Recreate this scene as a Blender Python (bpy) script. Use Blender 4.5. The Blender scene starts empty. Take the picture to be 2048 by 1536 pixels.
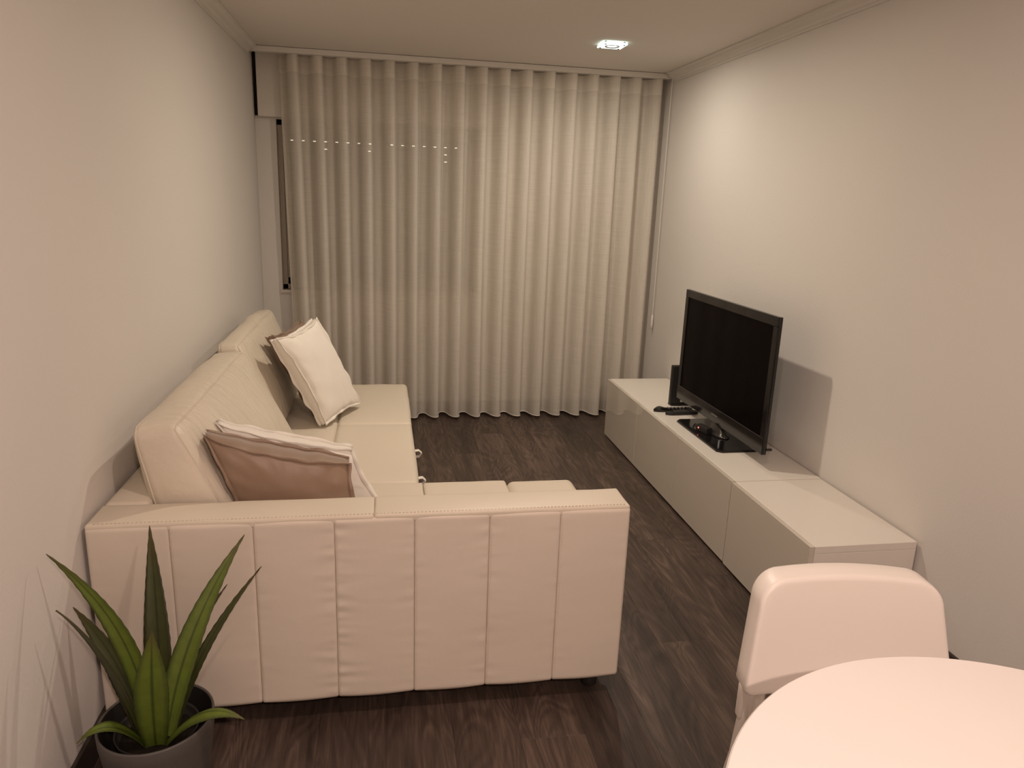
import bpy, bmesh, math, random
from mathutils import Vector, Matrix, noise
random.seed(7)
S = bpy.context.scene
C = S.collection

# ------------------------------------------------------------------ camera
CAM = Vector((0.7936, -2.0933, 1.5321)); YAW, PITCH, ROLL, FPX = 0.1791, -0.2504, 0.0371, 1452.4
cam_d = bpy.data.cameras.new('camera'); cam = bpy.data.objects.new('camera', cam_d); C.objects.link(cam)
fw = Vector((math.sin(YAW)*math.cos(PITCH), math.cos(YAW)*math.cos(PITCH), math.sin(PITCH)))
rt = fw.cross(Vector((0, 0, 1))).normalized(); up = rt.cross(fw)
rt, up = math.cos(ROLL)*rt + math.sin(ROLL)*up, -math.sin(ROLL)*rt + math.cos(ROLL)*up
cam.matrix_world = Matrix(((rt.x, up.x, -fw.x, CAM.x), (rt.y, up.y, -fw.y, CAM.y), (rt.z, up.z, -fw.z, CAM.z), (0, 0, 0, 1)))
cam_d.sensor_fit = 'HORIZONTAL'; cam_d.sensor_width = 36.0; cam_d.lens = FPX/2048*36.0
cam_d.clip_start = 0.02
S.camera = cam

# ------------------------------------------------------------------ world: the lit night outside
w = bpy.data.worlds.new('night'); S.world = w; w.use_nodes = True
w.node_tree.nodes['Background'].inputs[0].default_value = (1.0, 0.86, 0.66, 1)
w.node_tree.nodes['Background'].inputs[1].default_value = 4.0

# ------------------------------------------------------------------ exposure
S.view_settings.view_transform = 'Standard'; S.view_settings.look = 'None'
S.view_settings.exposure = 0.5; S.view_settings.gamma = 1.0; S.view_settings.use_curve_mapping = False

# ceiling spotlights: position, watts, colour, label
LAMPS = [
    ((2.02, 2.02), 5.0, (1.0, 0.88, 0.74), 'square glass ceiling spotlight glowing white in front of the curtain'),
    ((1.37, 1.155), 12.5, (1.0, 0.84, 0.67), 'square glass ceiling spotlight over the middle of the sofa corner'),
    ((1.25, -1.05), 8.4, (1.0, 0.77, 0.665), 'square glass ceiling spotlight between the sofa arm and the round table'),
    ((1.15, -2.95), 34.0, (1.0, 0.755, 0.65), 'square glass ceiling spotlight behind the round table, nearest the rear wall'),
]

W, ZC, YB, YN = 2.68, 2.3617, 2.97, -4.2      # room width, ceiling height, window wall, wall behind the camera

# ------------------------------------------------------------------ helpers
def link(o, parent=None):
    C.objects.link(o)
    if parent: o.parent = parent
    return o
def mesh_obj(name, bm, mat, parent=None, smooth=False):
    me = bpy.data.meshes.new(name); bmesh.ops.recalc_face_normals(bm, faces=bm.faces[:]); bm.to_mesh(me); bm.free()
    if smooth:
        for p in me.polygons: p.use_smooth = True
    me.materials.append(mat)
    return link(bpy.data.objects.new(name, me), parent)
def tag(o, label, cat, group=None):
    o['label'] = label; o['category'] = cat
    if group: o['group'] = group
    return o
def thing(name, label, cat, loc=(0, 0, 0), rz=0, group=None):
    o = bpy.data.objects.new(name, None); o.empty_display_size = 0.05
    o.location = loc; o.rotation_euler = (0, 0, rz); link(o)
    return tag(o, label, cat, group)
def struct(o):
    o['kind'] = 'structure'; return o
def box(bm, x0, x1, y0, y1, z0, z1, bev=0.0, seg=2):
    r = bmesh.ops.create_cube(bm, size=1.0); vs = r['verts']
    for v in vs: v.co = Vector((x0 + (v.co.x + .5)*(x1-x0), y0 + (v.co.y + .5)*(y1-y0), z0 + (v.co.z + .5)*(z1-z0)))
    if bev > 0:
        es = list({e for v in vs for e in v.link_edges})
        bmesh.ops.bevel(bm, geom=es, offset=bev, segments=seg, profile=.5, affect='EDGES')
    return bm
def boxo(name, x0, x1, y0, y1, z0, z1, mat, parent=None, bev=0.0, seg=2):
    return mesh_obj(name, box(bmesh.new(), x0, x1, y0, y1, z0, z1, bev, seg), mat, parent, False)
def tube(bm, pts, r, n=8, caps=True, rr=None):
    pts = [Vector(p) for p in pts]; rings = []; ref = None
    for i, p in enumerate(pts):
        t = (pts[min(i+1, len(pts)-1)] - pts[max(i-1, 0)]).normalized()
        if ref is None: ref = Vector((0, 0, 1)) if abs(t.z) < .9 else Vector((1, 0, 0))
        a = t.cross(ref).normalized(); b = t.cross(a).normalized(); ref = -b if b.dot(ref) < 0 else b
        b = ref; a = t.cross(b).normalized()
        ra = rr[i] if rr else r
        rings.append([bm.verts.new(p + ra*(math.cos(2*math.pi*k/n)*a + math.sin(2*math.pi*k/n)*b)) for k in range(n)])
    for i in range(len(rings)-1):
        for k in range(n): bm.faces.new((rings[i][k], rings[i][(k+1) % n], rings[i+1][(k+1) % n], rings[i+1][k]))
    if caps: bm.faces.new(rings[0]); bm.faces.new(rings[-1])
    return bm
def lathe(bm, prof, c=(0, 0), n=48):
    rings = []
    for r, z in prof:
        rings.append([bm.verts.new((c[0] + r*math.cos(2*math.pi*k/n), c[1] + r*math.sin(2*math.pi*k/n), z)) for k in range(n)] if r > 1e-6 else [bm.verts.new((c[0], c[1], z))])
    for a, b in zip(rings, rings[1:]):
        for k in range(n):
            j = (k+1) % n
            if len(a) == 1 and len(b) == 1: continue
            if len(a) == 1: bm.faces.new((a[0], b[j], b[k]))
            elif len(b) == 1: bm.faces.new((a[k], a[j], b[0]))
            else: bm.faces.new((a[k], a[j], b[j], b[k]))
    return bm
def cube_pts(bm, res):
    """surface grid of the cube [-1,1]^3, merged"""
    bmesh.ops.create_cube(bm, size=2.0)
    bmesh.ops.subdivide_edges(bm, edges=bm.edges[:], cuts=res-1, use_grid_fill=True)
def soft_box(name, cs, mat, parent, r=.02, res=14, bulge=(0, 0, 0), wr=0.0, ws=9.0, seed=0):
    """padded hexahedron with edges rounded to radius r.  cs = 8 corners ordered by x, y, z bits (000, 100, 010, 110, 001, ...)"""
    bm = bmesh.new(); cube_pts(bm, res)
    cs = [Vector(c) for c in cs]
    def mean(bit): return sum(((cs[i | bit] - cs[i]).length for i in range(8) if not i & bit))/8
    H = (mean(1), mean(2), mean(4)); rr = min(r, min(H)*.98)
    def remap(c, h):                    # three grid rows inside each rounded edge
        k = (c+1)/2*res; q = rr/h; a = 3
        if k < a: return -1 + q*k/a
        if k > res-a: return 1 - q*(res-k)/a
        return -1 + q + (2-2*q)*(k-a)/(res-2*a)
    def at(p):
        """point of the padded surface for cube coordinates p"""
        P = [p[i]*H[i] for i in range(3)]
        Q = [max(-(H[i]-rr), min(H[i]-rr, P[i])) for i in range(3)]
        d = Vector([P[i]-Q[i] for i in range(3)])
        if d.length > 1e-9: P = [Q[i] + d[i]/d.length*rr for i in range(3)]
        q = [P[i]/H[i] for i in range(3)]
        u, v, w_ = ((c+1)/2 for c in q); R = Vector((0, 0, 0))
        for i in range(8): R += cs[i]*((u if i & 1 else 1-u)*(v if i & 2 else 1-v)*(w_ if i & 4 else 1-w_))
        e = [q[i]**3 for i in range(3)]
        R += Vector(((1-p[1]**2)*(1-p[2]**2)*bulge[0]*e[0], (1-p[0]**2)*(1-p[2]**2)*bulge[1]*e[1], (1-p[0]**2)*(1-p[1]**2)*bulge[2]*e[2]))
        if wr:
            q0 = R*ws + Vector((seed*3.1, seed, 0))
            R += wr*Vector((noise.noise(q0), noise.noise(q0 + Vector((31.4, 7.7, 2.1))), noise.noise(q0 + Vector((5.3, 47.1, 19.9)))))
        return R
    for v in bm.verts: v.co = at([remap(v.co[i], H[i]) for i in range(3)])
    o = mesh_obj(name, bm, mat, parent, True); o_at[o.name] = at
    return o
o_at = {}
def hexa(x0, x1, y0, y1, z0, z1):
    return [(x1 if i & 1 else x0, y1 if i & 2 else y0, z1 if i & 4 else z0) for i in range(8)]

# ------------------------------------------------------------------ materials
def mat(name, col, rough=.5, spec=.5, metal=0.0, var=0.0, vs=6.0, bump=0.0, bs=60.0, bstr=None, coat=0.0, detail=4, sheen=0.0):
    m = bpy.data.materials.new(name); m.use_nodes = True; nt = m.node_tree; N = nt.nodes; L = nt.links
    b = N['Principled BSDF']
    b.inputs['Base Color'].default_value = (*col, 1); b.inputs['Roughness'].default_value = rough
    b.inputs['Specular IOR Level'].default_value = spec; b.inputs['Metallic'].default_value = metal
    b.inputs['Coat Weight'].default_value = coat
    if sheen: b.inputs['Sheen Weight'].default_value = sheen
    tc = N.new('ShaderNodeTexCoord')
    if var:
        nz = N.new('ShaderNodeTexNoise'); nz.inputs['Scale'].default_value = vs; nz.inputs['Detail'].default_value = detail
        L.new(tc.outputs['Object'], nz.inputs['Vector'])
        rp = N.new('ShaderNodeMapRange'); rp.inputs[3].default_value = 1-var; rp.inputs[4].default_value = 1+var
        L.new(nz.outputs['Fac'], rp.inputs[0])
        mx = N.new('ShaderNodeVectorMath'); mx.operation = 'SCALE'; mx.inputs[0].default_value = col
        L.new(rp.outputs[0], mx.inputs['Scale']); L.new(mx.outputs[0], b.inputs['Base Color'])
    if bump:
        nb = N.new('ShaderNodeTexNoise'); nb.inputs['Scale'].default_value = bs; nb.inputs['Detail'].default_value = 5
        if bstr:
            mp = N.new('ShaderNodeMapping'); mp.inputs['Scale'].default_value = bstr
            L.new(tc.outputs['Object'], mp.inputs[0]); L.new(mp.outputs[0], nb.inputs['Vector'])
        else: L.new(tc.outputs['Object'], nb.inputs['Vector'])
        bp = N.new('ShaderNodeBump'); bp.inputs['Strength'].default_value = bump; bp.inputs['Distance'].default_value = .01
        L.new(nb.outputs['Fac'], bp.inputs['Height']); L.new(bp.outputs[0], b.inputs['Normal'])
    return m

M = {}
M['wall'] = mat('wall_paint', (.72, .69, .65), .85, .2, var=.02, vs=1.3, bump=.06, bs=90)
M['ceil'] = mat('ceiling_paint', (.75, .70, .645), .9, .15, var=.015, vs=1.2)
M['trim'] = mat('cornice_paint', (.72, .69, .64), .7, .3)
M['base'] = mat('dark_baseboard', (.045, .035, .028), .5, .4, var=.2, vs=20)
M['box'] = mat('shutter_box_paint', (.70, .66, .60), .5, .4)
M['alu'] = mat('window_frame_metal', (.34, .30, .25), .45, .5, metal=.2)
M['slat'] = mat('shutter_slat', (.30, .27, .23), .6, .3)
M['rail'] = mat('white_rail', (.78, .75, .70), .4, .5)
M['leather'] = mat('cream_leather', (.68, .612, .505), .47, .42, var=.03, vs=3.5, bump=.05, bs=45)
M['leather2'] = mat('cream_leather_panel', (.70, .622, .53), .50, .40, var=.03, vs=3.5, bump=.05, bs=40)
M['leather3'] = mat('cream_leather_creased', (.68, .612, .505), .47, .42, var=.03, vs=3.5, bump=.7, bs=11, bstr=(1, 3.0, 1))
M['thread'] = mat('stitch_thread', (.60, .53, .42), .8, .2)
M['blackleg'] = mat('black_plastic_leg', (.02, .017, .015), .5, .4)
M['pwhite'] = mat('white_cotton', (.83, .79, .72), .85, .2, var=.02, vs=14, bump=.12, bs=30, sheen=.2)
M['ptaupe'] = mat('taupe_satin', (.27, .180, .122), .42, .5, var=.06, vs=7, bump=.12, bs=18, sheen=.3)
M['bwhite'] = mat('white_foil', (.80, .76, .69), .35, .5, var=.01, vs=3)
M['bgloss'] = mat('glossy_beige_door', (.66, .61, .53), .07, .5, coat=.5)
M['plastic'] = mat('white_plastic', (.84, .77, .71), .38, .5)
M['steelw'] = mat('white_steel', (.80, .74, .68), .35, .5)
M['table'] = mat('white_table_lacquer', (.85, .79, .755), .33, .5)
M['tvblack'] = mat('glossy_black', (.010, .009, .009), .10, .45)
M['screen'] = mat('dark_screen', (.006, .004, .004), .10, .25)
M['screen'].node_tree.nodes['Principled BSDF'].inputs['IOR'].default_value = 1.13
M['matblack'] = mat('matt_black', (.016, .015, .014), .5, .4)
M['softgrey'] = mat('grey_metal', (.22, .21, .20), .25, .5, metal=.7)
M['neck'] = mat('dark_chrome_neck', (.06, .056, .052), .22, .5, metal=.5)
M['button'] = mat('grey_button', (.12, .11, .10), .5, .4)
M['label'] = mat('pale_sticker', (.72, .66, .55), .6, .3)
M['pot'] = mat('grey_pot', (.088, .080, .073), .55, .4, var=.08, vs=9, bump=.05, bs=70)
M['inpot'] = mat('dark_inner_pot', (.020, .018, .016), .5, .4)
M['soil'] = mat('soil', (.014, .011, .008), .95, .1, var=.4, vs=60, bump=.6, bs=80)
M['dark'] = mat('dark_gap', (.02, .016, .012), .8, .2)

def glass():
    m = bpy.data.materials.new('window_glass'); m.use_nodes = True; nt = m.node_tree; N = nt.nodes; L = nt.links
    N.remove(N['Principled BSDF']); out = N['Material Output']
    t = N.new('ShaderNodeBsdfTransparent'); t.inputs[0].default_value = (.86, .9, .88, 1)
    g = N.new('ShaderNodeBsdfGlossy'); g.inputs['Roughness'].default_value = .03
    f = N.new('ShaderNodeFresnel'); f.inputs[0].default_value = 1.5
    mx = N.new('ShaderNodeMixShader'); L.new(f.outputs[0], mx.inputs[0]); L.new(t.outputs[0], mx.inputs[1]); L.new(g.outputs[0], mx.inputs[2])
    L.new(mx.outputs[0], out.inputs[0]); return m
M['glass'] = glass()
def lampglass():
    m = bpy.data.materials.new('frosted_lamp_glass'); m.use_nodes = True
    b = m.node_tree.nodes['Principled BSDF']; b.inputs['Base Color'].default_value = (.80, .92, .88, 1)
    b.inputs['Emission Color'].default_value = (.75, 1.0, .92, 1); b.inputs['Emission Strength'].default_value = 1.5
    b.inputs['Roughness'].default_value = .15
    return m
M['lampglass'] = lampglass()
def emit(name, col, s):
    m = bpy.data.materials.new(name); m.use_nodes = True
    b = m.node_tree.nodes['Principled BSDF']; b.inputs['Base Color'].default_value = (*col, 1)
    b.inputs['Emission Color'].default_value = (*col, 1); b.inputs['Emission Strength'].default_value = s
    return m
M['bulb'] = emit('lit_led', (1.0, .98, .92), 14.0)
M['led'] = emit('red_led', (1.0, .12, .10), 2.5)

def curtain_mat():
    m = bpy.data.materials.new('sheer_linen'); m.use_nodes = True; nt = m.node_tree; N = nt.nodes; L = nt.links
    N.remove(N['Principled BSDF']); out = N['Material Output']
    tc = N.new('ShaderNodeTexCoord')
    def wave(axis, sc):
        x = N.new('ShaderNodeTexNoise'); x.inputs['Scale'].default_value = 1.0; x.inputs['Detail'].default_value = 2
        mp = N.new('ShaderNodeMapping'); mp.inputs['Scale'].default_value = sc; L.new(tc.outputs['UV'], mp.inputs[0]); L.new(mp.outputs[0], x.inputs['Vector']); return x
    a = wave('x', (420, 5, 1)); b = wave('y', (5, 420, 1))
    ad = N.new('ShaderNodeMath'); ad.operation = 'ADD'; L.new(a.outputs['Fac'], ad.inputs[0]); L.new(b.outputs['Fac'], ad.inputs[1])
    cr = N.new('ShaderNodeMapRange'); cr.inputs[1].default_value = .75; cr.inputs[2].default_value = 1.25; cr.inputs[3].default_value = .90; cr.inputs[4].default_value = 1.06
    L.new(ad.outputs[0], cr.inputs[0])
    vm = N.new('ShaderNodeVectorMath'); vm.operation = 'SCALE'; vm.inputs[0].default_value = (.87, .82, .735); L.new(cr.outputs[0], vm.inputs['Scale'])
    d = N.new('ShaderNodeBsdfDiffuse'); t = N.new('ShaderNodeBsdfTranslucent'); tr = N.new('ShaderNodeBsdfTransparent')
    L.new(vm.outputs[0], d.inputs[0]); L.new(vm.outputs[0], t.inputs[0])
    m1 = N.new('ShaderNodeMixShader'); m1.inputs[0].default_value = .20; L.new(d.outputs[0], m1.inputs[1]); L.new(t.outputs[0], m1.inputs[2])
    # the header tape and the hem are doubled cloth, so less of the window shows through them
    sep = N.new('ShaderNodeSeparateXYZ'); L.new(tc.outputs['UV'], sep.inputs[0])
    g1 = N.new('ShaderNodeMath'); g1.operation = 'GREATER_THAN'; g1.inputs[1].default_value = 2.23; L.new(sep.outputs['Y'], g1.inputs[0])
    mr = N.new('ShaderNodeMapRange'); mr.inputs[3].default_value = .21; mr.inputs[4].default_value = .05; L.new(g1.outputs[0], mr.inputs[0])
    m2 = N.new('ShaderNodeMixShader'); L.new(mr.outputs[0], m2.inputs[0]); L.new(m1.outputs[0], m2.inputs[1]); L.new(tr.outputs[0], m2.inputs[2])
    L.new(m2.outputs[0], out.inputs[0]); return m
M['curtain'] = curtain_mat()

def wood():
    m = bpy.data.materials.new('dark_oak_vinyl'); m.use_nodes = True; nt = m.node_tree; N = nt.nodes; L = nt.links
    b = N['Principled BSDF']; tc = N.new('ShaderNodeTexCoord'); oi = N.new('ShaderNodeObjectInfo')
    off = N.new('ShaderNodeVectorMath'); off.operation = 'MULTIPLY_ADD'
    cb = N.new('ShaderNodeCombineXYZ'); L.new(oi.outputs['Random'], cb.inputs[0]); L.new(oi.outputs['Random'], cb.inputs[1]); L.new(oi.outputs['Random'], cb.inputs[2])
    off.inputs[1].default_value = (17.3, 31.7, 53.1); L.new(cb.outputs[0], off.inputs[0]); L.new(tc.outputs['Object'], off.inputs[2])
    def nz(sc, det, rough=.6, dist=0.0):
        mp = N.new('ShaderNodeMapping'); mp.inputs['Scale'].default_value = sc; L.new(off.outputs[0], mp.inputs[0])
        x = N.new('ShaderNodeTexNoise'); x.inputs['Scale'].default_value = 1; x.inputs['Detail'].default_value = det; x.inputs['Roughness'].default_value = rough; x.inputs['Distortion'].default_value = dist
        L.new(mp.outputs[0], x.inputs['Vector']); return x
    fine = nz((230, 9, 1), 3); mid = nz((24, 2.0, 1), 5, .68, 1.2); big = nz((9, .8, 1), 2)
    # cathedral rings: contour lines of a stretched noise field
    ringn = nz((7.5, 1.5, 1), 1.5, .45, .6)
    rm = N.new('ShaderNodeMath'); rm.operation = 'MULTIPLY'; rm.inputs[1].default_value = 95; L.new(ringn.outputs['Fac'], rm.inputs[0])
    rs = N.new('ShaderNodeMath'); rs.operation = 'SINE'; L.new(rm.outputs[0], rs.inputs[0])
    def lin(a, k, c):
        x = N.new('ShaderNodeMath'); x.operation = 'MULTIPLY_ADD'; x.inputs[1].default_value = k; x.inputs[2].default_value = c; L.new(a, x.inputs[0]); return x.outputs[0]
    def add(a, b2):
        x = N.new('ShaderNodeMath'); x.operation = 'ADD'; L.new(a, x.inputs[0]); L.new(b2, x.inputs[1]); return x.outputs[0]
    f = add(add(lin(fine.outputs['Fac'], .50, -.25), lin(mid.outputs['Fac'], .95, -.475)), add(lin(big.outputs['Fac'], .6, -.3), add(lin(rs.outputs[0], .075, 0), lin(oi.outputs['Random'], .30, -.15))))
    cr = N.new('ShaderNodeValToRGB'); e = cr.color_ramp.elements
    e[0].position = .1; e[0].color = (.026, .0178, .0135, 1); e[1].position = .95; e[1].color = (.185, .130, .103, 1)
    k = e.new(.5); k.color = (.074, .0505, .0395, 1)
    L.new(lin(f, 1.0, .48), cr.inputs[0]); L.new(cr.outputs[0], b.inputs['Base Color'])
    b.inputs['Roughness'].default_value = .46; b.inputs['Specular IOR Level'].default_value = .4
    bp = N.new('ShaderNodeBump'); bp.inputs['Strength'].default_value = .12; bp.inputs['Distance'].default_value = .004
    L.new(add(fine.outputs['Fac'], mid.outputs['Fac']), bp.inputs['Height']); L.new(bp.outputs[0], b.inputs['Normal'])
    return m
M['wood'] = wood()

def leaf_mat(name, ca, cb_, edge):
    m = bpy.data.materials.new(name); m.use_nodes = True; nt = m.node_tree; N = nt.nodes; L = nt.links
    b = N['Principled BSDF']; tc = N.new('ShaderNodeTexCoord'); sep = N.new('ShaderNodeSeparateXYZ'); L.new(tc.outputs['UV'], sep.inputs[0])
    # u across the blade: pale middle bands, darker midrib and rim; v along it: a brown tip
    s1 = N.new('ShaderNodeMath'); s1.operation = 'MULTIPLY_ADD'; s1.inputs[1].default_value = 2; s1.inputs[2].default_value = -1; L.new(sep.outputs['X'], s1.inputs[0])
    ab = N.new('ShaderNodeMath'); ab.operation = 'ABSOLUTE'; L.new(s1.outputs[0], ab.inputs[0])
    cr = N.new('ShaderNodeValToRGB'); e = cr.color_ramp.elements
    e[0].position = 0; e[0].color = (*cb_, 1); e[1].position = 1; e[1].color = (*edge, 1)
    k = e.new(.16); k.color = (*ca, 1); k = e.new(.6); k.color = (*ca, 1)
    L.new(ab.outputs[0], cr.inputs[0])
    nz = N.new('ShaderNodeTexNoise'); nz.inputs['Scale'].default_value = 40; L.new(tc.outputs['Object'], nz.inputs['Vector'])
    mx = N.new('ShaderNodeMix'); mx.data_type = 'RGBA'; mx.inputs['B'].default_value = (.075, .055, .018, 1)
    tp = N.new('ShaderNodeMapRange'); tp.inputs[1].default_value = .78; tp.inputs[2].default_value = 1.05; L.new(sep.outputs['Y'], tp.inputs[0])
    L.new(tp.outputs[0], mx.inputs['Factor']); L.new(cr.outputs[0], mx.inputs['A'])
    hs = N.new('ShaderNodeHueSaturation'); mr = N.new('ShaderNodeMapRange'); mr.inputs[3].default_value = .75; mr.inputs[4].default_value = 1.25
    L.new(nz.outputs['Fac'], mr.inputs[0]); L.new(mr.outputs[0], hs.inputs['Value']); L.new(mx.outputs['Result'], hs.inputs['Color'])
    L.new(hs.outputs[0], b.inputs['Base Color']); b.inputs['Roughness'].default_value = .5; b.inputs['Specular IOR Level'].default_value = .35
    return m
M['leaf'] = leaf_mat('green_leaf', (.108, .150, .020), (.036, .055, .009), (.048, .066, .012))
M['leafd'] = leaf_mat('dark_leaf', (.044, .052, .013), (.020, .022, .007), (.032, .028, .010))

# ================================================================== STRUCTURE
# floor: sub-floor with every plank on it
PW, PL = 0.194, 1.22
fl = struct(boxo('floor', -.05, W+.05, YN-.05, YB+.05, -.06, -.004, M['dark']))
starts = {2: -.335, 5: .08, 6: .87}
def plank_mesh(wd, ln):
    bm = box(bmesh.new(), 0, wd, 0, ln, -.006, 0, 0)
    top = [e for e in bm.edges if all(v.co.z > -.001 for v in e.verts)]
    bmesh.ops.bevel(bm, geom=top, offset=.0005, segments=1, affect='EDGES')
    bmesh.ops.recalc_face_normals(bm, faces=bm.faces[:])
    me = bpy.data.meshes.new('plank'); bm.to_mesh(me); bm.free(); me.materials.append(M['wood']); return me
cache = {}
for k in range(-5, 11):
    x0 = max(.79 + k*PW, 0.002); x1 = min(.79 + (k+1)*PW, W-.002)
    if x1 - x0 < .01: continue
    s = starts.get(k, random.uniform(0, PL)); y = s - math.ceil((s-YN)/PL)*PL
    while y < YB:
        a = max(y, YN); b = min(y+PL, YB); key = (round(x1-x0, 3), round(b-a, 3))
        if b - a > .02:
            if key not in cache: cache[key] = plank_mesh(x1-x0-.0002, b-a-.0003)
            o = link(bpy.data.objects.new('plank', cache[key]), fl); o.location = (x0, a, 0)
        y += PL
struct(boxo('ceiling', -.05, W+.05, YN-.05, YB+.2, ZC, ZC+.08, M['ceil']))
struct(boxo('wall_left', -.08, 0, YN, YB+.1, -.05, ZC, M['wall']))
struct(boxo('wall_right', W, W+.08, YN, YB+.1, -.05, ZC, M['wall']))
struct(boxo('wall_near', -.05, W+.05, YN-.08, YN, -.05, ZC, M['wall']))
# window wall with a real opening
WX0, WX1, WZ0, WZ1 = .125, 1.44, .885, 1.965
bm = bmesh.new()
box(bm, -.05, WX0, YB, YB+.2, -.05, ZC); box(bm, WX1, W+.05, YB, YB+.2, -.05, ZC)
box(bm, WX0, WX1, YB, YB+.2, -.05, WZ0); box(bm, WX0, WX1, YB, YB+.2, WZ1, ZC)
struct(mesh_obj('wall_far', bm, M['wall']))
# baseboards
for nm, x0, x1 in (('baseboard_left', .0005, .012), ('baseboard_right', W-.012, W-.0005)):
    struct(boxo(nm, x0, x1, YN, YB-.002, .0005, .094, M['base'], None, .003))
struct(boxo('baseboard_far', .013, W-.013, YB-.012, YB-.0005, .0005, .094, M['base'], None, .003))
# cornices (stepped profile along both long walls)
def cornice(name, side):
    prof = [(0, 0), (.058, 0), (.058, -.008), (.046, -.011), (.040, -.022), (.020, -.032), (.014, -.043), (.006, -.046), (.006, -.056), (0, -.056)]
    bm = bmesh.new(); A = []; B = []
    for d, z in prof:
        x = d + .0004 if side < 0 else W - d - .0004
        A.append(bm.verts.new((x, YN+.01, ZC - .0004 + z))); B.append(bm.verts.new((x, 2.77, ZC - .0004 + z)))
    n = len(prof)
    for i in range(n): bm.faces.new((A[i], A[(i+1) % n], B[(i+1) % n], B[i]))
    bm.faces.new(A); bm.faces.new(B)
    return struct(mesh_obj(name, bm, M['trim']))
cornice('trim_1', -1); cornice('trim_2', 1)

# window: frame, two sashes, glass, sill
win = bpy.data.objects.new('window_1', None); link(win); struct(win); win.location = (0, 0, 0)
bm = bmesh.new(); fy0, fy1 = YB+.03, YB+.08
for a in ((WX0, WX0+.035, WZ0, WZ1), (WX1-.035, WX1, WZ0, WZ1), (WX0, WX1, WZ0, WZ0+.035), (WX0, WX1, WZ1-.035, WZ1)):
    box(bm, a[0], a[1], fy0, fy1, a[2], a[3], .003, 1)
mesh_obj('window_frame', bm, M['alu'], win)
mid = (WX0+WX1)/2
for i, (a, b, y) in enumerate(((WX0+.036, mid+.02, YB+.038), (mid-.02, WX1-.036, YB+.062))):
    bm = bmesh.new()
    for r in ((a, a+.04, WZ0+.036, WZ1-.036), (b-.04, b, WZ0+.036, WZ1-.036), (a, b, WZ0+.036, WZ0+.08), (a, b, WZ1-.08, WZ1-.036)):
        box(bm, r[0], r[1], y-.011, y+.011, r[2], r[3], .002, 1)
    s = mesh_obj('sash', bm, M['alu'], win)
    boxo('pane', a+.038, b-.038, y-.003, y+.003, WZ0+.078, WZ1-.078, M['glass'], s)
boxo('window_sill', WX0-.012, WX1+.012, YB-.022, YB+.03, WZ0-.022, WZ0, M['box'], win, .004)

# roller shutter outside, pierced by light slots near its top
sh = thing('roller_shutter', 'closed roller shutter outside the window, pinpricks of street light in its upper slots', 'shutter', (mid, YB+.13, WZ0))
n = 23; SH = (WZ1-WZ0)/n
for i in range(n):
    z0 = WZ0 + i*SH - (YB*0) ; z1 = z0 + SH
    bm = bmesh.new(); zl0, zl1 = z0-WZ0, z1-WZ0
    xa, xb = WX0+.0005-mid, WX1-.0005-mid
    if i in (18, 19, 20):
        zs = zl0 + .022; hh = .0055
        xs = [xa + .07 + k*.072 for k in range(16)] if i == 20 else ([xa + .286, xa + .57, xa + .64, xa + 1.08] if i == 19 else [xa + 1.08])
        box(bm, xa, xb, -.004, .004, zl0, zs); box(bm, xa, xb, -.004, .004, zs+hh, zl1)
        cur = xa
        for x in xs:
            box(bm, cur, x, -.004, .004, zs, zs+hh); cur = x + .018
        box(bm, cur, xb, -.004, .004, zs, zs+hh)
    else:
        box(bm, xa, xb, -.004, .004, zl0, zl1, .002, 1)
    mesh_obj('slat', bm, M['slat'], sh)

# shutter box above the window, standing off the left wall by a finger's width
sb = thing('shutter_box', 'cream roller shutter box in the upper left corner, half hidden by the curtain', 'shutter box', (0, 0, 0))
boxo('housing', .026, 1.56, YB-.055, YB-.001, 1.972, ZC-.012, M['box'], sb, .004)
boxo('end_gap_shade', .0015, .0245, YB-.012, YB-.001, 1.98, ZC-.008, M['dark'], sb)  # dark strip standing in for the shade between housing and wall

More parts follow.
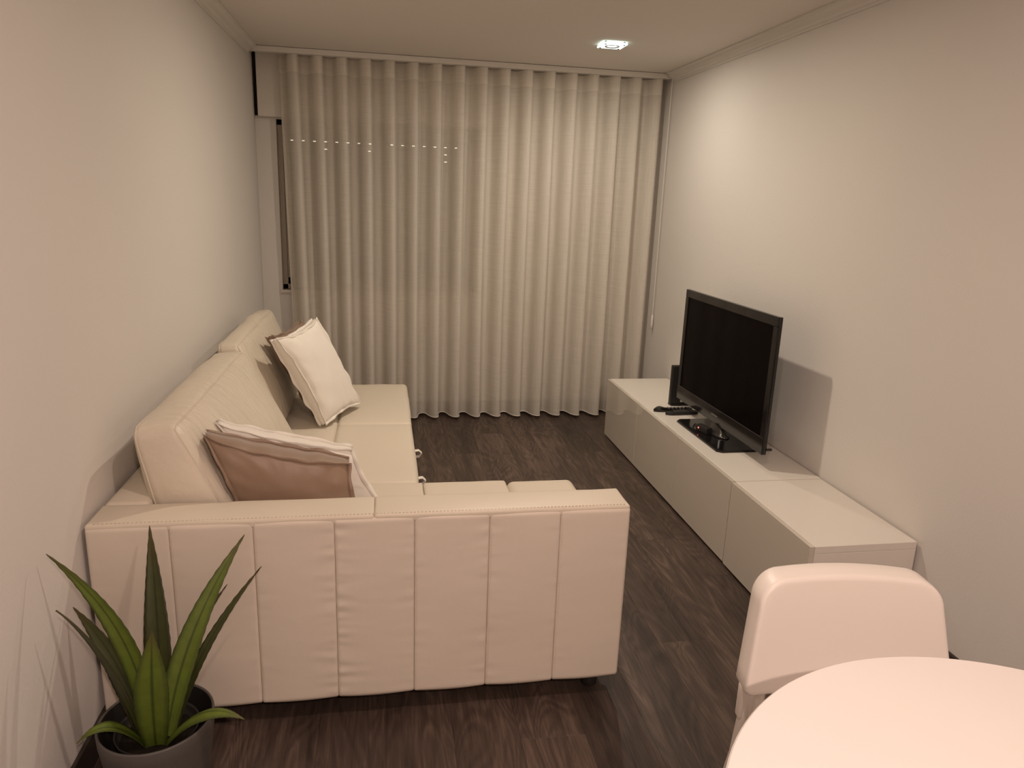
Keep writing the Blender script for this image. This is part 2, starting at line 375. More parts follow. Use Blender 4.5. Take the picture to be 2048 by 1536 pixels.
# ================================================================== CURTAIN
RZ = ZC - .002
rail = thing('curtain_rail', 'white curtain rail running along the ceiling above the sheer curtain', 'curtain rail')
boxo('track', .022, W-.018, 2.785, 2.835, RZ-.030, RZ, M['rail'], rail, .003)
for x in (.0185, W-.0145): boxo('end_cap', x-.003, x+.003, 2.783, 2.837, RZ-.032, RZ, M['rail'], rail, .001, 1)
def curtain():
    P, A, YC = .1465, .056, 2.862
    nper = 17; nu = int((nper+.32)*28); nv = 46; ztop, zbot = RZ - .031, .022
    bm = bmesh.new(); uv = bm.loops.layers.uv.new('uv'); G = []
    rnd = [random.uniform(-1, 1) for _ in range(nper+3)]
    rnd2 = [random.uniform(-1, 1) for _ in range(nper+3)]
    X0 = .84 - 4*P - .073
    for i in range(nu+1):
        t = i/28.0 - .32; col = []; k = max(0, int(t)); fr = max(0, t-k)
        r = rnd[k]*(1-fr) + rnd[k+1]*fr; r2 = rnd2[k]*(1-fr) + rnd2[k+1]*fr
        ph = 2*math.pi*t
        for j in range(nv+1):
            v = j/nv; z = ztop + (zbot-ztop)*v
            ampl = A*(.86 + .26*v + .12*r*v)
            sk = .030 + .012*r2*v                       # S-shaped overlap of each fold
            x = X0 + t*P - .06*P*math.cos(ph)*(.9+.2*r2) + sk*math.sin(ph*2 + .5)*.20 + .010*r*v*math.sin(math.pi*v*1.1) 
            # outermost left folds hang slightly away from the wall
            x += .034*max(0, -t)/.32 + .040*v*max(0, 1 - t/2.2)
            x += -.012*v*max(0, (t-nper+2)/2)
            y = YC + .012*(1-v)*0 - ampl*math.cos(ph + math.pi) * (1 if True else 0)
            y += .006*noise.noise(Vector((t*1.7, v*2.2, 3)))
            if v > .9: y += .010*(v-.9)/.1*r2
            zz = z - (.010*r*(v**6)) * 0
            col.append(bm.verts.new((min(x, W-.022), y, zz)))
        G.append(col)
    for i in range(nu):
        for j in range(nv):
            f = bm.faces.new((G[i][j], G[i+1][j], G[i+1][j+1], G[i][j+1])); f.smooth = True
            for l, (a, b) in zip(f.loops, ((i, j), (i+1, j), (i+1, j+1), (i, j+1))):
                l[uv].uv = (a/28*.24, G[a][b].co.z)
    hem = [G[i][nv].co.copy() for i in range(0, nu+1, 2)]
    cu = thing('curtain', 'sheer cream curtain hanging in even wave folds across the whole far wall', 'curtain', (0, 0, 0))
    o = mesh_obj('cloth', bm, M['curtain'], cu, True)
    b2 = tube(bmesh.new(), hem, .0028, 5)
    mesh_obj('hem', b2, M['pwhite'], cu, True)
curtain()
cw = thing('curtain_wand', 'thin white draw cord with a weight at the curtain\'s right edge', 'cord')
mesh_obj('cord', tube(bmesh.new(), [(2.662, 2.755, 2.32), (2.660, 2.755, 1.6), (2.661, 2.755, .76)], .0022, 6), M['rail'], cw)
mesh_obj('weight', lathe(bmesh.new(), [(0, .67), (.007, .672), (.008, .70), (.008, .755), (.004, .768), (0, .77)], (2.661, 2.755), 12), M['rail'], cw, True)

# ================================================================== CEILING SPOTLIGHTS
def spot(xy, watts, colr, label):
    t = thing('ceiling_spotlight', label, 'spotlight', (xy[0], xy[1], ZC-.001), 0, 'square glass ceiling spotlights')
    h = .066
    # glass plate with a round opening, held by four screws
    bm = bmesh.new(); n = 32; z1, z0 = -.006, -.014; ro = .040
    def sq(k):
        a = 2*math.pi*k/n + math.pi/4; c, s = math.cos(a), math.sin(a); m = max(abs(c), abs(s)); return (h*c/m, h*s/m)
    rings = []
    for z, out in ((z0, True), (z1, True), (z1, False), (z0, False)):
        rings.append([bm.verts.new((*(sq(k) if out else (ro*math.cos(2*math.pi*k/n+math.pi/4), ro*math.sin(2*math.pi*k/n+math.pi/4))), z)) for k in range(n)])
    for q in range(4):
        a, b = rings[q], rings[(q+1) % 4]
        for k in range(n): bm.faces.new((a[k], a[(k+1) % n], b[(k+1) % n], b[k]))
    mesh_obj('glass_plate', bm, M['lampglass'], t)
    for sx in (-1, 1):
        for sy in (-1, 1):
            mesh_obj('screw', lathe(bmesh.new(), [(0, -.018), (.005, -.017), (.006, -.014), (.006, 0), (0, 0)], (sx*.052, sy*.052), 12), M['softgrey'], t, True)
    mesh_obj('bezel_ring', lathe(bmesh.new(), [(.040, -.016), (.036, -.018), (.032, -.016), (.031, -.004), (.040, -.004), (.040, -.016)], (0, 0), 32), M['softgrey'], t, True)
    mesh_obj('bulb', lathe(bmesh.new(), [(0, -.015), (.018, -.014), (.029, -.010), (.030, -.004), (0, -.004)], (0, 0), 24), M['bulb'], t, True)
    ld = bpy.data.lights.new('spotlight_beam', 'AREA'); ld.shape = 'DISK'; ld.size = .075; ld.energy = watts; ld.color = colr
    lo = bpy.data.objects.new('spotlight_beam', ld); link(lo, t); lo.location = (0, 0, -.022)
for a in LAMPS: spot(*a)

# ================================================================== SOFA
sofa = thing('corner_sofa', 'cream leather corner sofa with chaise and high side arm along the left wall', 'sofa', (0, 0, 0))
LE, LP = M['leather'], M['leather2']
AY0, AY1, AZ0, AZ1, AX0, AX1 = -.182, -.050, .076, .657, .012, 1.513
arm = boxo('arm_body', AX0+.006, AX1-.006, AY0+.012, AY1, AZ0+.004, AZ1-.014, LE, sofa, .006)
xs = [AX0, .219, .435, .652, .874, 1.09, 1.301, AX1]
def leather_panel(i, x0, x1, z0, z1):
    """one upholstered strip: rolled into its seams, puckered beside them"""
    nx, nz = 26, 96; bm = bmesh.new(); G = []
    puck = (.3, .25, .35, 1.3, .35, .6, .3)[i]; puck2 = (.2, .3, 1.0, .5, .7, .3, .2)[i]
    for a in range(nx+1):
        q = a/nx; u = .5 - .5*math.cos(math.pi*q); x = x0 + (x1-x0)*u; col = []
        dl, dr = x-x0, x1-x
        for b in range(nz+1):
            z = z0 + (z1-z0)*b/nz; e = min(dl, dr)
            y = AY0 + .0045*max(0, 1-e/.0055)**2 - .0025*(1-(2*u-1)**2)
            eb = min(z-z0, z1-z); y += .006*max(0, 1-eb/.010)**2
            pk = noise.noise(Vector((i*7.3, z*46, dl*9)))*puck*math.exp(-dl/.035) + noise.noise(Vector((i*3.7+50, z*46, dr*9)))*puck2*math.exp(-dr/.035)
            y -= .0042*pk*min(1, e/.006) - .0015*noise.noise(Vector((x*6, i, z*7)))
            col.append(bm.verts.new((x, y, z + .003*math.sin(math.pi*u)*(1 if b == 0 else 0)*-1)))
        G.append(col)
    for a in range(nx):
        for b in range(nz): bm.faces.new((G[a][b], G[a+1][b], G[a+1][b+1], G[a][b+1]))
    rim = [G[a][0] for a in range(nx+1)] + [G[nx][b] for b in range(1, nz+1)] + [G[a][nz] for a in range(nx-1, -1, -1)] + [G[0][b] for b in range(nz-1, 0, -1)]
    bk_ = [bm.verts.new((v.co.x, AY0+.028, v.co.z)) for v in rim]; L_ = len(rim)
    for k in range(L_): bm.faces.new((rim[k], rim[(k+1) % L_], bk_[(k+1) % L_], bk_[k]))
    bm.faces.new(bk_)
    return mesh_obj('leather_panel', bm, LP, arm, True)
for i in range(7): leather_panel(i, xs[i]+.0003, xs[i+1]-.0003, AZ0, AZ1-.006)
for i, (a, b) in enumerate(((AX0, .762), (.762, AX1))):
    soft_box('arm_cap', hexa(a, b, AY0+.001, AY1+.004, AZ1-.024, AZ1+.002), LE, arm, r=.008, res=16, bulge=(0, 0, .005), wr=.002, ws=8, seed=20+i)
soft_box('arm_end', hexa(AX1-.022, AX1+.003, AY0+.003, AY1+.003, AZ0, AZ1-.006), LE, arm, r=.010, res=10, bulge=(.004, 0, 0))
# stitching along the panel seams
bm = bmesh.new()
for x in xs[1:-1]:
    z = AZ0+.03
    while z < AZ1-.05:
        box(bm, x+.0062, x+.0074, AY0-.0006, AY0+.004, z, z+.006); z += .0105
x = AX0+.02
while x < AX1-.02:
    box(bm, x, x+.006, AY0+.0075, AY0+.0087, AZ1-.003, AZ1+.0042); x += .0105
st = mesh_obj('stitching', bm, M['thread'], arm); st['kind'] = 'stuff'
# back frame along the wall
bk = boxo('back_body', .014, .128, AY1+.004, 2.112, AZ0+.01, .640, LE, sofa, .012)
for i, (a, b) in enumerate(((AY1+.004, .68), (.68, 1.40), (1.40, 2.116))):
    soft_box('back_cap', hexa(.012, .134, a, b, .585, .660), LE, bk, r=.018, res=12, bulge=(0, 0, .004), wr=.002, seed=30+i)
# chaise
ch = boxo('chaise_body', .135, 1.505, AY1+.006, .548, AZ0+.01, .40, LE, sofa, .012)
cx = [.135, .937, 1.262, 1.533]
for i in range(3):
    soft_box('chaise_pad', hexa(cx[i], cx[i+1], AY1+.006, .566, .33, .449), LE, ch, r=.012 if i < 2 else .03, res=16, bulge=(0 if i < 2 else .01, .006, .006), wr=.002, seed=40+i)
# seat with pull-out bed front
se = boxo('seat_body', .135, .895, .575, 2.090, AZ0+.01, .39, LE, sofa, .012)
for i, h in enumerate((hexa(.135, .565, .568, 2.105, .32, .448), hexa(.565, .922, .568, 1.33, .32, .449), hexa(.565, .922, 1.33, 2.105, .32, .449))):
    soft_box('seat_pad', h, LE, se, r=.022, res=18, bulge=(.006, 0, .005), wr=.0022, seed=50+i)
soft_box('bed_front', hexa(.885, .918, .575, 2.085, AZ0+.01, .312), LE, se, r=.012, res=10, bulge=(.004, 0, 0), seed=60)
for y in (.795, 1.135):
    bm = bmesh.new(); pts = [(.905, y, .372), (.948, y, .378), (.962, y, .364), (.950, y, .346), (.905, y, .342)]
    for (a, b) in zip(pts, pts[1:]):
        vs = [bm.verts.new((p[0], p[1]+d, p[2])) for p, d in ((a, -.013), (a, .013), (b, .013), (b, -.013))]; bm.faces.new(vs)
    bmesh.ops.remove_doubles(bm, verts=bm.verts[:], dist=1e-5)
    o = mesh_obj('pull_strap', bm, M['pwhite'], se); md = o.modifiers.new('thick', 'SOLIDIFY'); md.thickness = .002
for (x, y) in ((1.447, -.10), (.10, -.10), (1.43, .47), (.86, 1.98), (.10, 2.02)):
    mesh_obj('leg', lathe(bmesh.new(), [(0, 0), (.024, 0), (.026, .004), (.030, .084), (0, .084)], (x, y), 20), M['blackleg'], sofa, True)
# loose back cushions (parts of the sofa)
def back_cushion(y0, y1, dz, seed, fb=.43, ft=.212, bl=.055):
    def prof(y, s):
        return [(.142, y, .452), (fb, y, .455), (.092, y, .862+dz), (ft, y, .868+dz)]
    a, b = prof(y0, 0), prof(y1, 1)
    cs = [a[0], a[1], b[0], b[1], a[2], a[3], b[2], b[3]]
    o = soft_box('back_cushion', cs, M['leather3'], sofa, r=.034, res=30, bulge=(bl, .014, .020), wr=.007, ws=5.5, seed=seed)
    f = o_at[o.name]
    for xx in (-.86, .90):                 # welted seams between the boxed edge and the two faces
        m = 40; lp = []
        for a, b in (((-1, -1), (1, -1)), ((1, -1), (1, 1)), ((1, 1), (-1, 1)), ((-1, 1), (-1, -1))):
            lp += [f((xx, a[0] + (b[0]-a[0])*k/m, a[1] + (b[1]-a[1])*k/m)) for k in range(m)]
        lp.append(lp[0]); mesh_obj('welt', tube(bmesh.new(), lp, .0030, 6, False), LE, o, True)
    return o
bc1 = back_cushion(-.012, 1.045, .004, 3)
bc2 = back_cushion(1.075, 2.085, .022, 4, .335, .185, .030)
# ================================================================== PILLOWS
def pillow(name, label, TL, TR, BR, BL, t, g, m, seed, cat='pillow', nsgn=1, group=None, conc=.05):
    TL, TR, BR, BL = (Vector(a) for a in (TL, TR, BR, BL))
    ctr = (TL+TR+BR+BL)/4
    nrm = ((TR-TL).cross(BL-TL)).normalized()*nsgn
    root = thing(name, label, cat, ctr, 0, group)
    n = 30; bm = bmesh.new(); F, B = [], []
    def base(u, v):
        # sides pull in, corners stay as ears
        cu, cv = 2*u-1, 2*v-1
        pu = u + (-cu)*conc*(1-cv*cv)*abs(cu)**2 ; pv = v + (-cv)*conc*(1-cu*cu)*abs(cv)**2
        P = (TL*(1-pu) + TR*pu)*(1-pv) + (BL*(1-pu) + BR*pu)*pv
        return P - ctr
    for i in range(n+1):
        rf, rb = [], []
        for j in range(n+1):
            u, v = j/n, i/n; cu, cv = abs(2*u-1), abs(2*v-1)
            dome = ((1-cu**2.6)*(1-cv**2.6))**.55
            gg = g*(.42 + .58*(1-(cu*cv)**3))
            P = base(u, v)
            e = max(cu, cv)
            wrk = noise.noise(Vector((u*3.2 + seed*5, v*3.2, seed)))*.008 + .006*noise.noise(Vector((u*9 + seed, v*4, seed*2)))*(e**2)
            fan = .006*math.sin(math.atan2(v-.5, u-.5)*17 + seed)*max(0, e-.55)*(1 if e < .97 else .4)
            hf = gg/2 + (t-g)/2*dome + (wrk + fan)*(.4+.6*dome)
            hb = gg/2 + (t-g)/2*dome
            wob = Vector((0, 0, .011*noise.noise(Vector((u*5.5, v*4, seed+9)))))
            rf.append(bm.verts.new(P + nrm*hf + wob)); rb.append(bm.verts.new(P - nrm*hb + wob))
        F.append(rf); B.append(rb)
    for i in range(n):
        for j in range(n):
            bm.faces.new((F[i][j], F[i][j+1], F[i+1][j+1], F[i+1][j])); bm.faces.new((B[i][j], B[i+1][j], B[i+1][j+1], B[i][j+1]))
    idx = [(0, j) for j in range(n)] + [(i, n) for i in range(n)] + [(n, j) for j in range(n, 0, -1)] + [(i, 0) for i in range(n, 0, -1)]
    # gusset between the two faces
    mids = []
    for (i, j) in idx:
        p = (F[i][j].co + B[i][j].co)/2; o = p - (0*p); o = (p - nrm*p.dot(nrm)).normalized()
        mids.append(bm.verts.new(p + o*(.006 + .004*noise.noise(p*14))))
    L_ = len(idx)
    for k in range(L_):
        a, b = idx[k], idx[(k+1) % L_]
        bm.faces.new((F[a[0]][a[1]], F[b[0]][b[1]], mids[(k+1) % L_], mids[k])); bm.faces.new((B[b[0]][b[1]], B[a[0]][a[1]], mids[k], mids[(k+1) % L_]))
    loopF = [F[i][j].co.copy() for i, j in idx]; loopB = [B[i][j].co.copy() for i, j in idx]
    mesh_obj('cover', bm, m, root, True)
    for lp, s in ((loopF, 1), (loopB, -1)):
        bm = bmesh.new(); r0, r1 = [], []
        for k, p in enumerate(lp):
            o = (p - nrm*p.dot(nrm)).normalized()
            wv = .0035*math.sin(k*.9 + seed) + .005*noise.noise(p*22)
            r0.append(bm.verts.new(p - o*.003)); r1.append(bm.verts.new(p + o*(.011+wv*.4) + nrm*s*(.004+wv)))
        for k in range(L_): bm.faces.new((r0[k], r0[(k+1) % L_], r1[(k+1) % L_], r1[k]))
        o = mesh_obj('seam_flange', bm, m, root, True); md = o.modifiers.new('thick', 'SOLIDIFY'); md.thickness = .003; md.offset = 0
    return root
pillow('throw_pillow', 'plump white throw pillow propped upright at the far end of the sofa',
       (.315, 1.20, .885), (.460, 1.50, .925), (.655, 1.60, .475), (.505, 1.275, .470), .13, .055, M['pwhite'], 1, nsgn=-1)
pillow('throw_pillow', 'taupe throw pillow mostly hidden behind the far white pillow',
       (.265, 1.40, .862), (.36, 1.76, .862), (.56, 1.85, .472), (.46, 1.45, .47), .10, .05, M['ptaupe'], 2, nsgn=-1)
pillow('throw_pillow', 'taupe satin throw pillow slumped behind the near sofa arm',
       (.272, .084, .820), (.674, .128, .706), (.735, .086, .478), (.385, .084, .478), .165, .135, M['ptaupe'], 5, nsgn=-1)
pillow('throw_pillow', 'white throw pillow slumped behind the near taupe pillow',
       (.272, .236, .812), (.676, .285, .690), (.800, .250, .478), (.42, .240, .478), .125, .09, M['pwhite'], 7, nsgn=-1)

# ================================================================== TV BENCH
XF, BH, BZ = 2.255, .3923, .012
def bench(name, label, y0, y1, doors, dx=0):
    t = thing(name, label, 'tv bench' if doors > 1 else 'cabinet', (XF+dx, (y0+y1)/2, 0), 0)
    h = (y1-y0)/2
    boxo('top_panel', .0185, .418, -h, h, BH-.028, BH, M['bwhite'], t, .0015, 1)
    for s in (-1, 1):
        boxo('side_panel', .0185, .418, s*h-.018 if s > 0 else -h, h if s > 0 else -h+.018, BZ+.001, BH-.0285, M['bwhite'], t, .001, 1)
    boxo('bottom_panel', .0185, .418, -h+.0185, h-.0185, BZ+.001, BZ+.02, M['bwhite'], t)
    boxo('back_panel', .41, .418, -h+.0185, h-.0185, BZ+.021, BH-.029, M['bwhite'], t)
    wd = (y1-y0)/doors
    for k in range(doors):
        a = -h + k*wd
        d = boxo('door', 0, .018, a+.0022, a+wd-.0022, BZ, BH-.001, M['bgloss'], t, .0012, 2)
    for k in range(1, doors):
        boxo('lit_edge_strip', .004, .40, -h + k*wd - .0015, -h + k*wd + .0015, BZ+.021, BH-.03, M['bwhite'], t)  # added white strip in the joint, imitates light caught on the door edges
    for x in (.06, .38):
        for y in ([-h+.08, h-.08] + ([0] if doors > 1 else [])):
            mesh_obj('foot', lathe(bmesh.new(), [(0, 0), (.02, 0), (.02, BZ+.0005), (0, BZ+.0005)], (x, y), 12), M['blackleg'], t)
    boxo('plinth', .03, .40, -h+.03, h-.03, .002, BZ, M['blackleg'], t)
    return t
bench('tv_bench', 'long white bench with three glossy doors carrying the television', .609, 2.41, 3)
bench('storage_cabinet', 'single white cabinet with one glossy door at the near end of the bench', 0.0, .601, 1, -.004)

# ================================================================== TELEVISION
TVZ0, TVZ1 = .462, 1.082
tvp = Vector((2.447, 1.208, BH)); yaw = math.radians(.5)
tv = thing('television', 'black flat screen television on a glossy black pedestal', 'television', tvp, yaw)
hw = .482; zb, zt = TVZ0-BH, TVZ1-BH
bm = bmesh.new(); box(bm, 0, .016, -hw, hw, zb, zt, .003, 2); body = mesh_obj('housing', bm, M['tvblack'], tv)
bm = bmesh.new(); box(bm, .016, .058, -hw*.72, hw*.72, zb+.07, zt-.12, .012, 2); mesh_obj('rear_cover', bm, M['matblack'], tv)
# raised bezel: four glossy bars, deeper at the bottom
bm = bmesh.new()
for r in ((-hw, hw, zt-.042, zt), (-hw, hw, zb, zb+.078), (-hw, -hw+.034, zb+.078, zt-.042), (hw-.034, hw, zb+.078, zt-.042)):
    box(bm, -.007, .001, r[0], r[1], r[2], r[3], .0025, 1)
mesh_obj('bezel', bm, M['tvblack'], tv)
boxo('screen', -.0015, .0, -hw+.034, hw-.034, zb+.078, zt-.042, M['screen'], tv)
boxo('maker_badge', -.0076, -.0069, -.035, .035, zb+.036, zb+.045, M['softgrey'], tv)
bm = bmesh.new()    # pedestal plate with clipped corners
pl = [(-.098, -.235), (-.075, -.255), (.135, -.255), (.155, -.23), (.155, .245), (.13, .262), (-.075, .262), (-.098, .24)]
v0 = [bm.verts.new((x, y, .0005)) for x, y in pl]; v1 = [bm.verts.new((x, y, .011)) for x, y in pl]
bm.faces.new(v0); tf = bm.faces.new(v1)
for k in range(8): bm.faces.new((v0[k], v0[(k+1) % 8], v1[(k+1) % 8], v1[k]))
bmesh.ops.bevel(bm, geom=list(tf.edges), offset=.003, segments=2, affect='EDGES')
mesh_obj('pedestal_plate', bm, M['tvblack'], tv)
bm = bmesh.new(); lathe(bm, [(0, .011), (.075, .011), (.078, .016), (.070, .022), (.052, .028), (.050, .12), (0, .12)], (0, 0), 32)
for v in bm.verts: v.co = Vector((v.co.x*.55 + .022, v.co.y*1.25, v.co.z))
mesh_obj('pedestal_neck', bm, M['neck'], tv, True)
bm = bmesh.new(); box(bm, .012, .04, -hw-.006, -hw+.004, zb+.02, zb+.03, .002, 1); mesh_obj('side_switch', bm, M['matblack'], tv)

# little media box with a red light, in front of the neck
mb = thing('media_box', 'tiny black receiver box with a red light on the television pedestal', 'receiver', (2.405, 1.235, BH+.0115), .25)
boxo('case', -.018, .018, -.045, .045, 0, .034, M['matblack'], mb, .003)
mesh_obj('indicator_light', lathe(bmesh.new(), [(0, -.0015), (.0035, -.001), (.004, .001), (0, .001)], (0, 0), 12), M['led'], mb, True)
il = mb.children[-1]; il.rotation_euler = (0, math.radians(90), 0); il.location = (-.0185, .022, .020)
mesh_obj('cable', tube(bmesh.new(), [(.0, .045, .012), (0, .07, .010), (.01, .10, .004), (.05, .13, .003)], .0025, 6), M['matblack'], mb, True)

# router panel behind the television
rp = thing('router', 'slim upright black router standing on the bench behind the television', 'router', (2.500, 1.775, BH+.0005), 0)
boxo('case', -.070, .070, -.016, .016, .006, .238, M['matblack'], rp, .006)
boxo('stand_foot', -.066, .066, -.026, .026, 0, .008, M['matblack'], rp, .002)
boxo('sticker', -.008, .018, -.0168, -.0158, .022, .05, M['label'], rp)

def remote(label, loc, rz, ln, wd, raised):
    t = thing('remote_control', label, 'remote control', loc, rz, 'remote controls on the bench')
    bm = bmesh.new(); n = 18; rings = []
    for i in range(n+1):
        s = i/n; x = (s-.5)*ln; hgt = .016 + (.012*math.exp(-((s-.16)/.13)**2) if raised else .004*math.sin(math.pi*s))
        ww = wd/2*(1 - .9*(abs(2*s-1))**9) * (1 - .08*math.cos(2*math.pi*s))
        dip = .010*max(0, .12-s)/.12 if raised else 0
        rings.append([bm.verts.new((x, ww*math.copysign(abs(math.cos(a))**.5, math.cos(a)), hgt*.5 + hgt*.5*math.copysign(abs(math.sin(a))**.6, math.sin(a)) - dip*.4*(1 if math.sin(a) > 0 else 0))) for a in [2*math.pi*k/20 for k in range(20)]])
    for a, b in zip(rings, rings[1:]):
        for k in range(20): bm.faces.new((a[k], a[(k+1) % 20], b[(k+1) % 20], b[k]))
    bm.faces.new(rings[0]); bm.faces.new(rings[-1])
    mesh_obj('body', bm, M['tvblack'] if raised else M['matblack'], t, True)
    for i in range(7):
        for j in (-1, 0, 1):
            zt_ = .0185 if not raised else .0165
            x = -.22*ln + i*.095*ln
            mesh_obj('button', lathe(bmesh.new(), [(0, zt_+.0035), (.0032, zt_+.003), (.004, zt_-.002), (0, zt_-.002)], (x, j*.28*wd), 8), M['button'], t, True)
remote('long black remote with a raised curved end behind the shorter remote', (2.408, 1.655, BH+.0005), math.radians(2), .235, .046, True)
remote('shorter matt black remote lying closest to the television pedestal', (2.435, 1.590, BH+.0005), math.radians(4), .200, .046, False)

# ================================================================== POTTED PLANT
PX, PY = .222, -.412
pot = thing('potted_plant', 'spiky green artificial agave in a dark grey pot beside the sofa arm', 'plant', (PX, PY, 0))
mesh_obj('pot', lathe(bmesh.new(), [(0, .0005), (.098, .0005), (.106, .006), (.116, .06), (.126, .14), (.134, .205), (.1355, .236), (.134, .240), (.130, .240), (.1285, .236)], (0, 0), 64), M['pot'], pot, True)
mesh_obj('pot_lining', lathe(bmesh.new(), [(.1286, .2375), (.127, .225), (.122, .17), (.112, .04), (0, .035)], (0, 0), 64), M['inpot'], pot, True)
ip = mesh_obj('inner_pot', lathe(bmesh.new(), [(0, .041), (.078, .041), (.098, .205), (.100, .210), (.097, .212), (.093, .205), (.090, .18), (0, .18)], (0, 0), 48), M['inpot'], pot, True)
bm = bmesh.new(); lathe(bm, [(0, .186), (.03, .188), (.06, .185), (.088, .182)], (0, 0), 40)
for v in bm.verts: v.co.z += .004*noise.noise(v.co*60)
mesh_obj('soil', bm, M['soil'], ip, True)
def leaf(base, tip, width, bow, m, side=None, droop=0.0, wpos=.30, twist=0.0, seed=0):
    """lance-shaped, channelled blade from base to tip; bow pushes its middle, side is the direction across it"""
    o0 = Vector((PX, PY, 0)); base = Vector(base) - o0; tip = Vector(tip) - o0
    d = (tip-base); ax = d.normalized()
    sd = Vector(side) if side else Vector((0, 0, 1)).cross(ax)
    sd = (sd - ax*sd.dot(ax)).normalized(); nm = sd.cross(ax).normalized()
    bow = Vector(bow)
    n = 36; mcr = 8; bm = bmesh.new(); uv = bm.loops.layers.uv.new('uv'); T, U = [], []
    for i in range(n+1):
        s = i/n; c = base + d*s + bow*(4*s*(1-s))*1.0 + Vector((0, 0, droop*(s**3)))
        wdt = width*(.62 + .38*math.sin(min(s/wpos, 1)*math.pi/2)) if s < wpos else width*(1-((s-wpos)/(1-wpos))**1.55)
        wdt = max(wdt, .0012)
        sd2 = sd*math.cos(twist*s) + nm*math.sin(twist*s); nm2 = nm*math.cos(twist*s) - sd*math.sin(twist*s)
        r1, r2 = [], []
        for k in range(mcr+1):
            q = 2*k/mcr-1
            ser = (.0012 if (abs(q) > .99 and i % 2) else 0)
            p = c + sd2*(wdt/2*q + math.copysign(ser, q)) + nm2*(wdt*.17*q*q)
            th = .0032*(1-q*q)*(.4+.6*(1-s)) + .0006
            r1.append(bm.verts.new(p + nm2*th)); r2.append(bm.verts.new(p - nm2*th))
        T.append(r1); U.append(r2)
    def face(vs, uvs):
        f = bm.faces.new(vs); f.smooth = True
        for l, c in zip(f.loops, uvs): l[uv].uv = c
    for i in range(n):
        for k in range(mcr):
            c4 = ((k/mcr, i/n), ((k+1)/mcr, i/n), ((k+1)/mcr, (i+1)/n), (k/mcr, (i+1)/n))
            face((T[i][k], T[i][k+1], T[i+1][k+1], T[i+1][k]), c4)
            face((U[i][k], U[i+1][k], U[i+1][k+1], U[i][k+1]), (c4[0], c4[3], c4[2], c4[1]))
        for k, kk in ((0, 0), (mcr, 1)):
            face((T[i][k], T[i+1][k], U[i+1][k], U[i][k]), ((kk, i/n), (kk, (i+1)/n), (kk, (i+1)/n), (kk, i/n)))
    return mesh_obj('leaf', bm, m, pot, True)
BX, BY, B0 = .225, -.415, .175
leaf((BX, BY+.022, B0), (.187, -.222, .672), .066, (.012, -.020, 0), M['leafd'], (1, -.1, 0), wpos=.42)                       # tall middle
leaf((BX+.002, BY-.030, B0+.005), (.261, -.500, .537), .076, (0, -.015, .0), M['leaf'], (1, .1, 0), wpos=.55)                # short broad front
leaf((BX-.018, BY-.008, B0), (.030, -.432, .708), .046, (.050, .0, .035), M['leaf'], (.74, .25, .30), wpos=.42, twist=.2)    # upper left
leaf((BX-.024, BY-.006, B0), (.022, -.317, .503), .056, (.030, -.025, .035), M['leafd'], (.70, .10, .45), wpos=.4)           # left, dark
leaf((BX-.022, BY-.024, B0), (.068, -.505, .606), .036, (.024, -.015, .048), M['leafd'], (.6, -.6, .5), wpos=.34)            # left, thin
leaf((BX+.020, BY-.008, B0), (.424, -.235, .642), .060, (-.030, -.012, .012), M['leaf'], (.9, -.2, -.5), wpos=.38)           # upper right
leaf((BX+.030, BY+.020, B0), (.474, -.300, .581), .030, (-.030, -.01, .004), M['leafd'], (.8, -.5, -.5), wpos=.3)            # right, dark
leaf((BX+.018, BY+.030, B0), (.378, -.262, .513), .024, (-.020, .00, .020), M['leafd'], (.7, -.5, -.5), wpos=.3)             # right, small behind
leaf((BX+.020, BY-.025, B0), (.452, -.505, .282), .040, (.0, -.0, .054), M['leaf'], (.3, 1, .15), wpos=.5)                   # low right, arching
leaf((BX-.020, BY-.030, B0), (.078, -.515, .262), .036, (-.0, -.0, .050), M['leaf'], (-.4, 1, .1), wpos=.5)                  # low left, arching

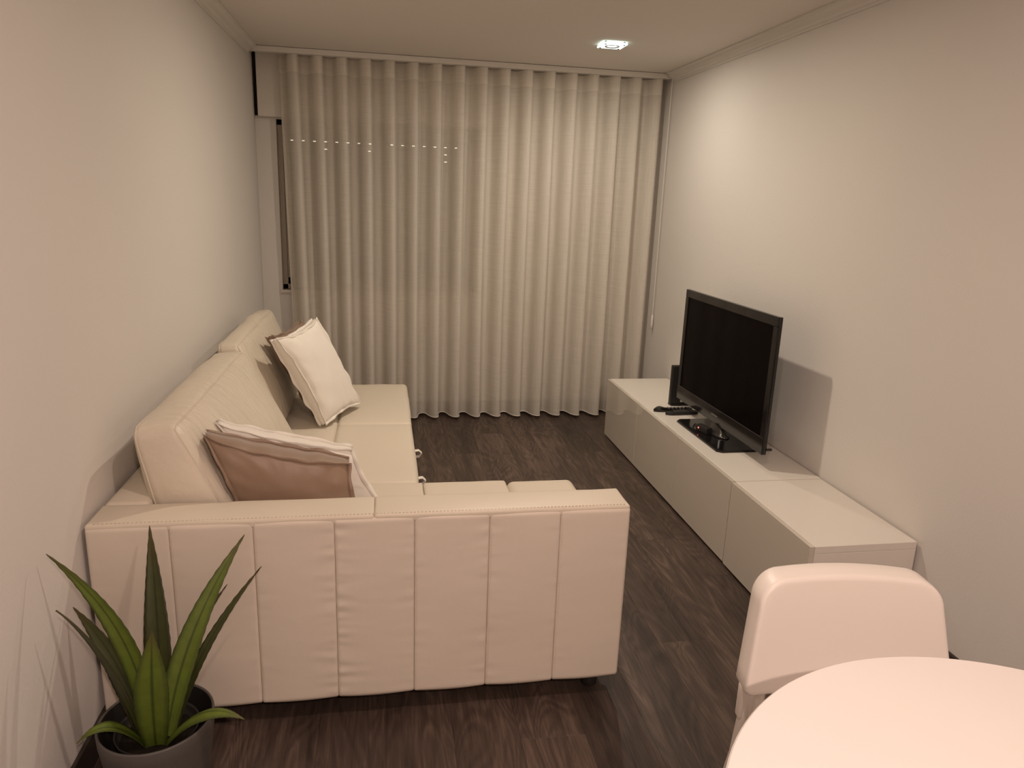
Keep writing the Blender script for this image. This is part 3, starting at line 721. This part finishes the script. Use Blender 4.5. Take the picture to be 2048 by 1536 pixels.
# ================================================================== DINING CHAIR
chair = thing('dining_chair', 'white moulded plastic chair pushed up to the round table', 'chair', (1.816, -.83, 0), math.radians(-7))
def backrest():
    """rounded trapezoid shell, local x across, -y is the sitting side"""
    z0, z1 = .478, .733; hb, ht, rc = .240, .208, .060
    out = []
    for k in range(5):
        a = -math.pi/2 + k/4*math.pi/2*.9; out.append((hb-.014 + .014*math.cos(a), z0+.014 + .014*math.sin(a)))
    for k in range(10):
        a = k/9*math.pi/2; out.append((ht-rc + rc*math.cos(a)+.004*(1-k/9), z1-rc + rc*math.sin(a)))
    for k in range(1, 8):
        x = ht-rc - k/8*2*(ht-rc); out.append((x, z1 + .006*(1-(x/(ht-rc))**2)))
    for k in range(10):
        a = math.pi/2 + k/9*math.pi/2; out.append((-ht+rc + rc*math.cos(a)-.004*(k/9), z1-rc + rc*math.sin(a)))
    for k in range(5):
        a = math.pi + .1*math.pi/2 + k/4*math.pi/2*.9; out.append((-hb+.014 + .014*math.cos(a), z0+.014 + .014*math.sin(a)))
    # densify long edges
    pts = []
    for k in range(len(out)):
        a, b = Vector(out[k]), Vector(out[(k+1) % len(out)]); m = max(1, int((b-a).length/.03))
        for q in range(m): pts.append(a.lerp(b, q/m))
    bm = bmesh.new(); c = Vector((0, (z0+z1)/2)); rings = []
    def yy(x, z):   # concave sitting face, leaning back
        return .050*(z-z0)/(z1-z0) + .022*(1-(x/hb)**2) - .02
    def ring(scale, off, inset=0.0):
        r = []
        for p in pts:
            q = c + (p-c)*scale
            if inset:
                d = (c-p).normalized(); q = p + d*inset
            r.append(bm.verts.new((q.x, yy(q.x, q.y)+off, q.y)))
        return r
    for s in (.15, .35, .55, .75, .90): rings.append(ring(s, 0))
    for ins, off in ((.010, 0.0), (.004, .0015), (.0008, .006), (0.0, .012), (0, .036), (0, .060), (.002, .065), (.008, .066)): rings.append(ring(1, off, ins if ins else 0))
    for s in (.85, .5, .15): rings.append(ring(s, .055))
    n = len(pts)
    for a, b in zip(rings, rings[1:]):
        for k in range(n): bm.faces.new((a[k], a[(k+1) % n], b[(k+1) % n], b[k]))
    for r, off in ((rings[0], 0), (rings[-1], .055)):
        cv = bm.verts.new((0, yy(0, c.y)+off, c.y))
        for k in range(n): bm.faces.new((r[k], r[(k+1) % n], cv))
    bmesh.ops.remove_doubles(bm, verts=bm.verts[:], dist=1e-5)
    return mesh_obj('backrest', bm, M['plastic'], chair, True)
backrest()
soft_box('seat', hexa(-.205, .205, -.40, -.02, .425, .452), M['plastic'], chair, r=.012, res=12, bulge=(0, 0, -.008))
for s in (-1, 1):
    # the rear and front leg of a side run up next to each other under the backrest
    mesh_obj('leg', tube(bmesh.new(), [(s*.224, .016, .50), (s*.226, .012, .40), (s*.230, .020, .30), (s*.236, .055, .15), (s*.242, .09, .0)], .0125, 12), M['steelw'], chair, True)
    mesh_obj('leg', tube(bmesh.new(), [(s*.198, .010, .50), (s*.199, .004, .42), (s*.202, -.03, .36), (s*.212, -.20, .17), (s*.222, -.34, .0)], .0125, 12), M['steelw'], chair, True)
    soft_box('leg_socket', hexa(s*.211-.029, s*.211+.029, .002, .030, .40, .492), M['plastic'], chair, r=.008, res=9)

# ================================================================== ROUND TABLE
TX, TY, TR, TZ = 1.683, -1.545, .485, .74
tb = thing('round_table', 'round white dining table cut off by the lower right corner', 'table', (TX, TY, 0))
mesh_obj('tabletop', lathe(bmesh.new(), [(0, TZ-.026), (TR-.035, TZ-.026), (TR-.006, TZ-.014), (TR, TZ-.006), (TR, TZ-.003), (TR-.003, TZ), (TR-.02, TZ), (0, TZ)], (0, 0), 128), M['table'], tb)
mesh_obj('pedestal', lathe(bmesh.new(), [(0, .0005), (.28, .0005), (.285, .006), (.26, .02), (.12, .045), (.055, .12), (.042, .3), (.045, .55), (.09, .68), (.16, .713), (0, .713)], (0, 0), 64), M['table'], tb, True)
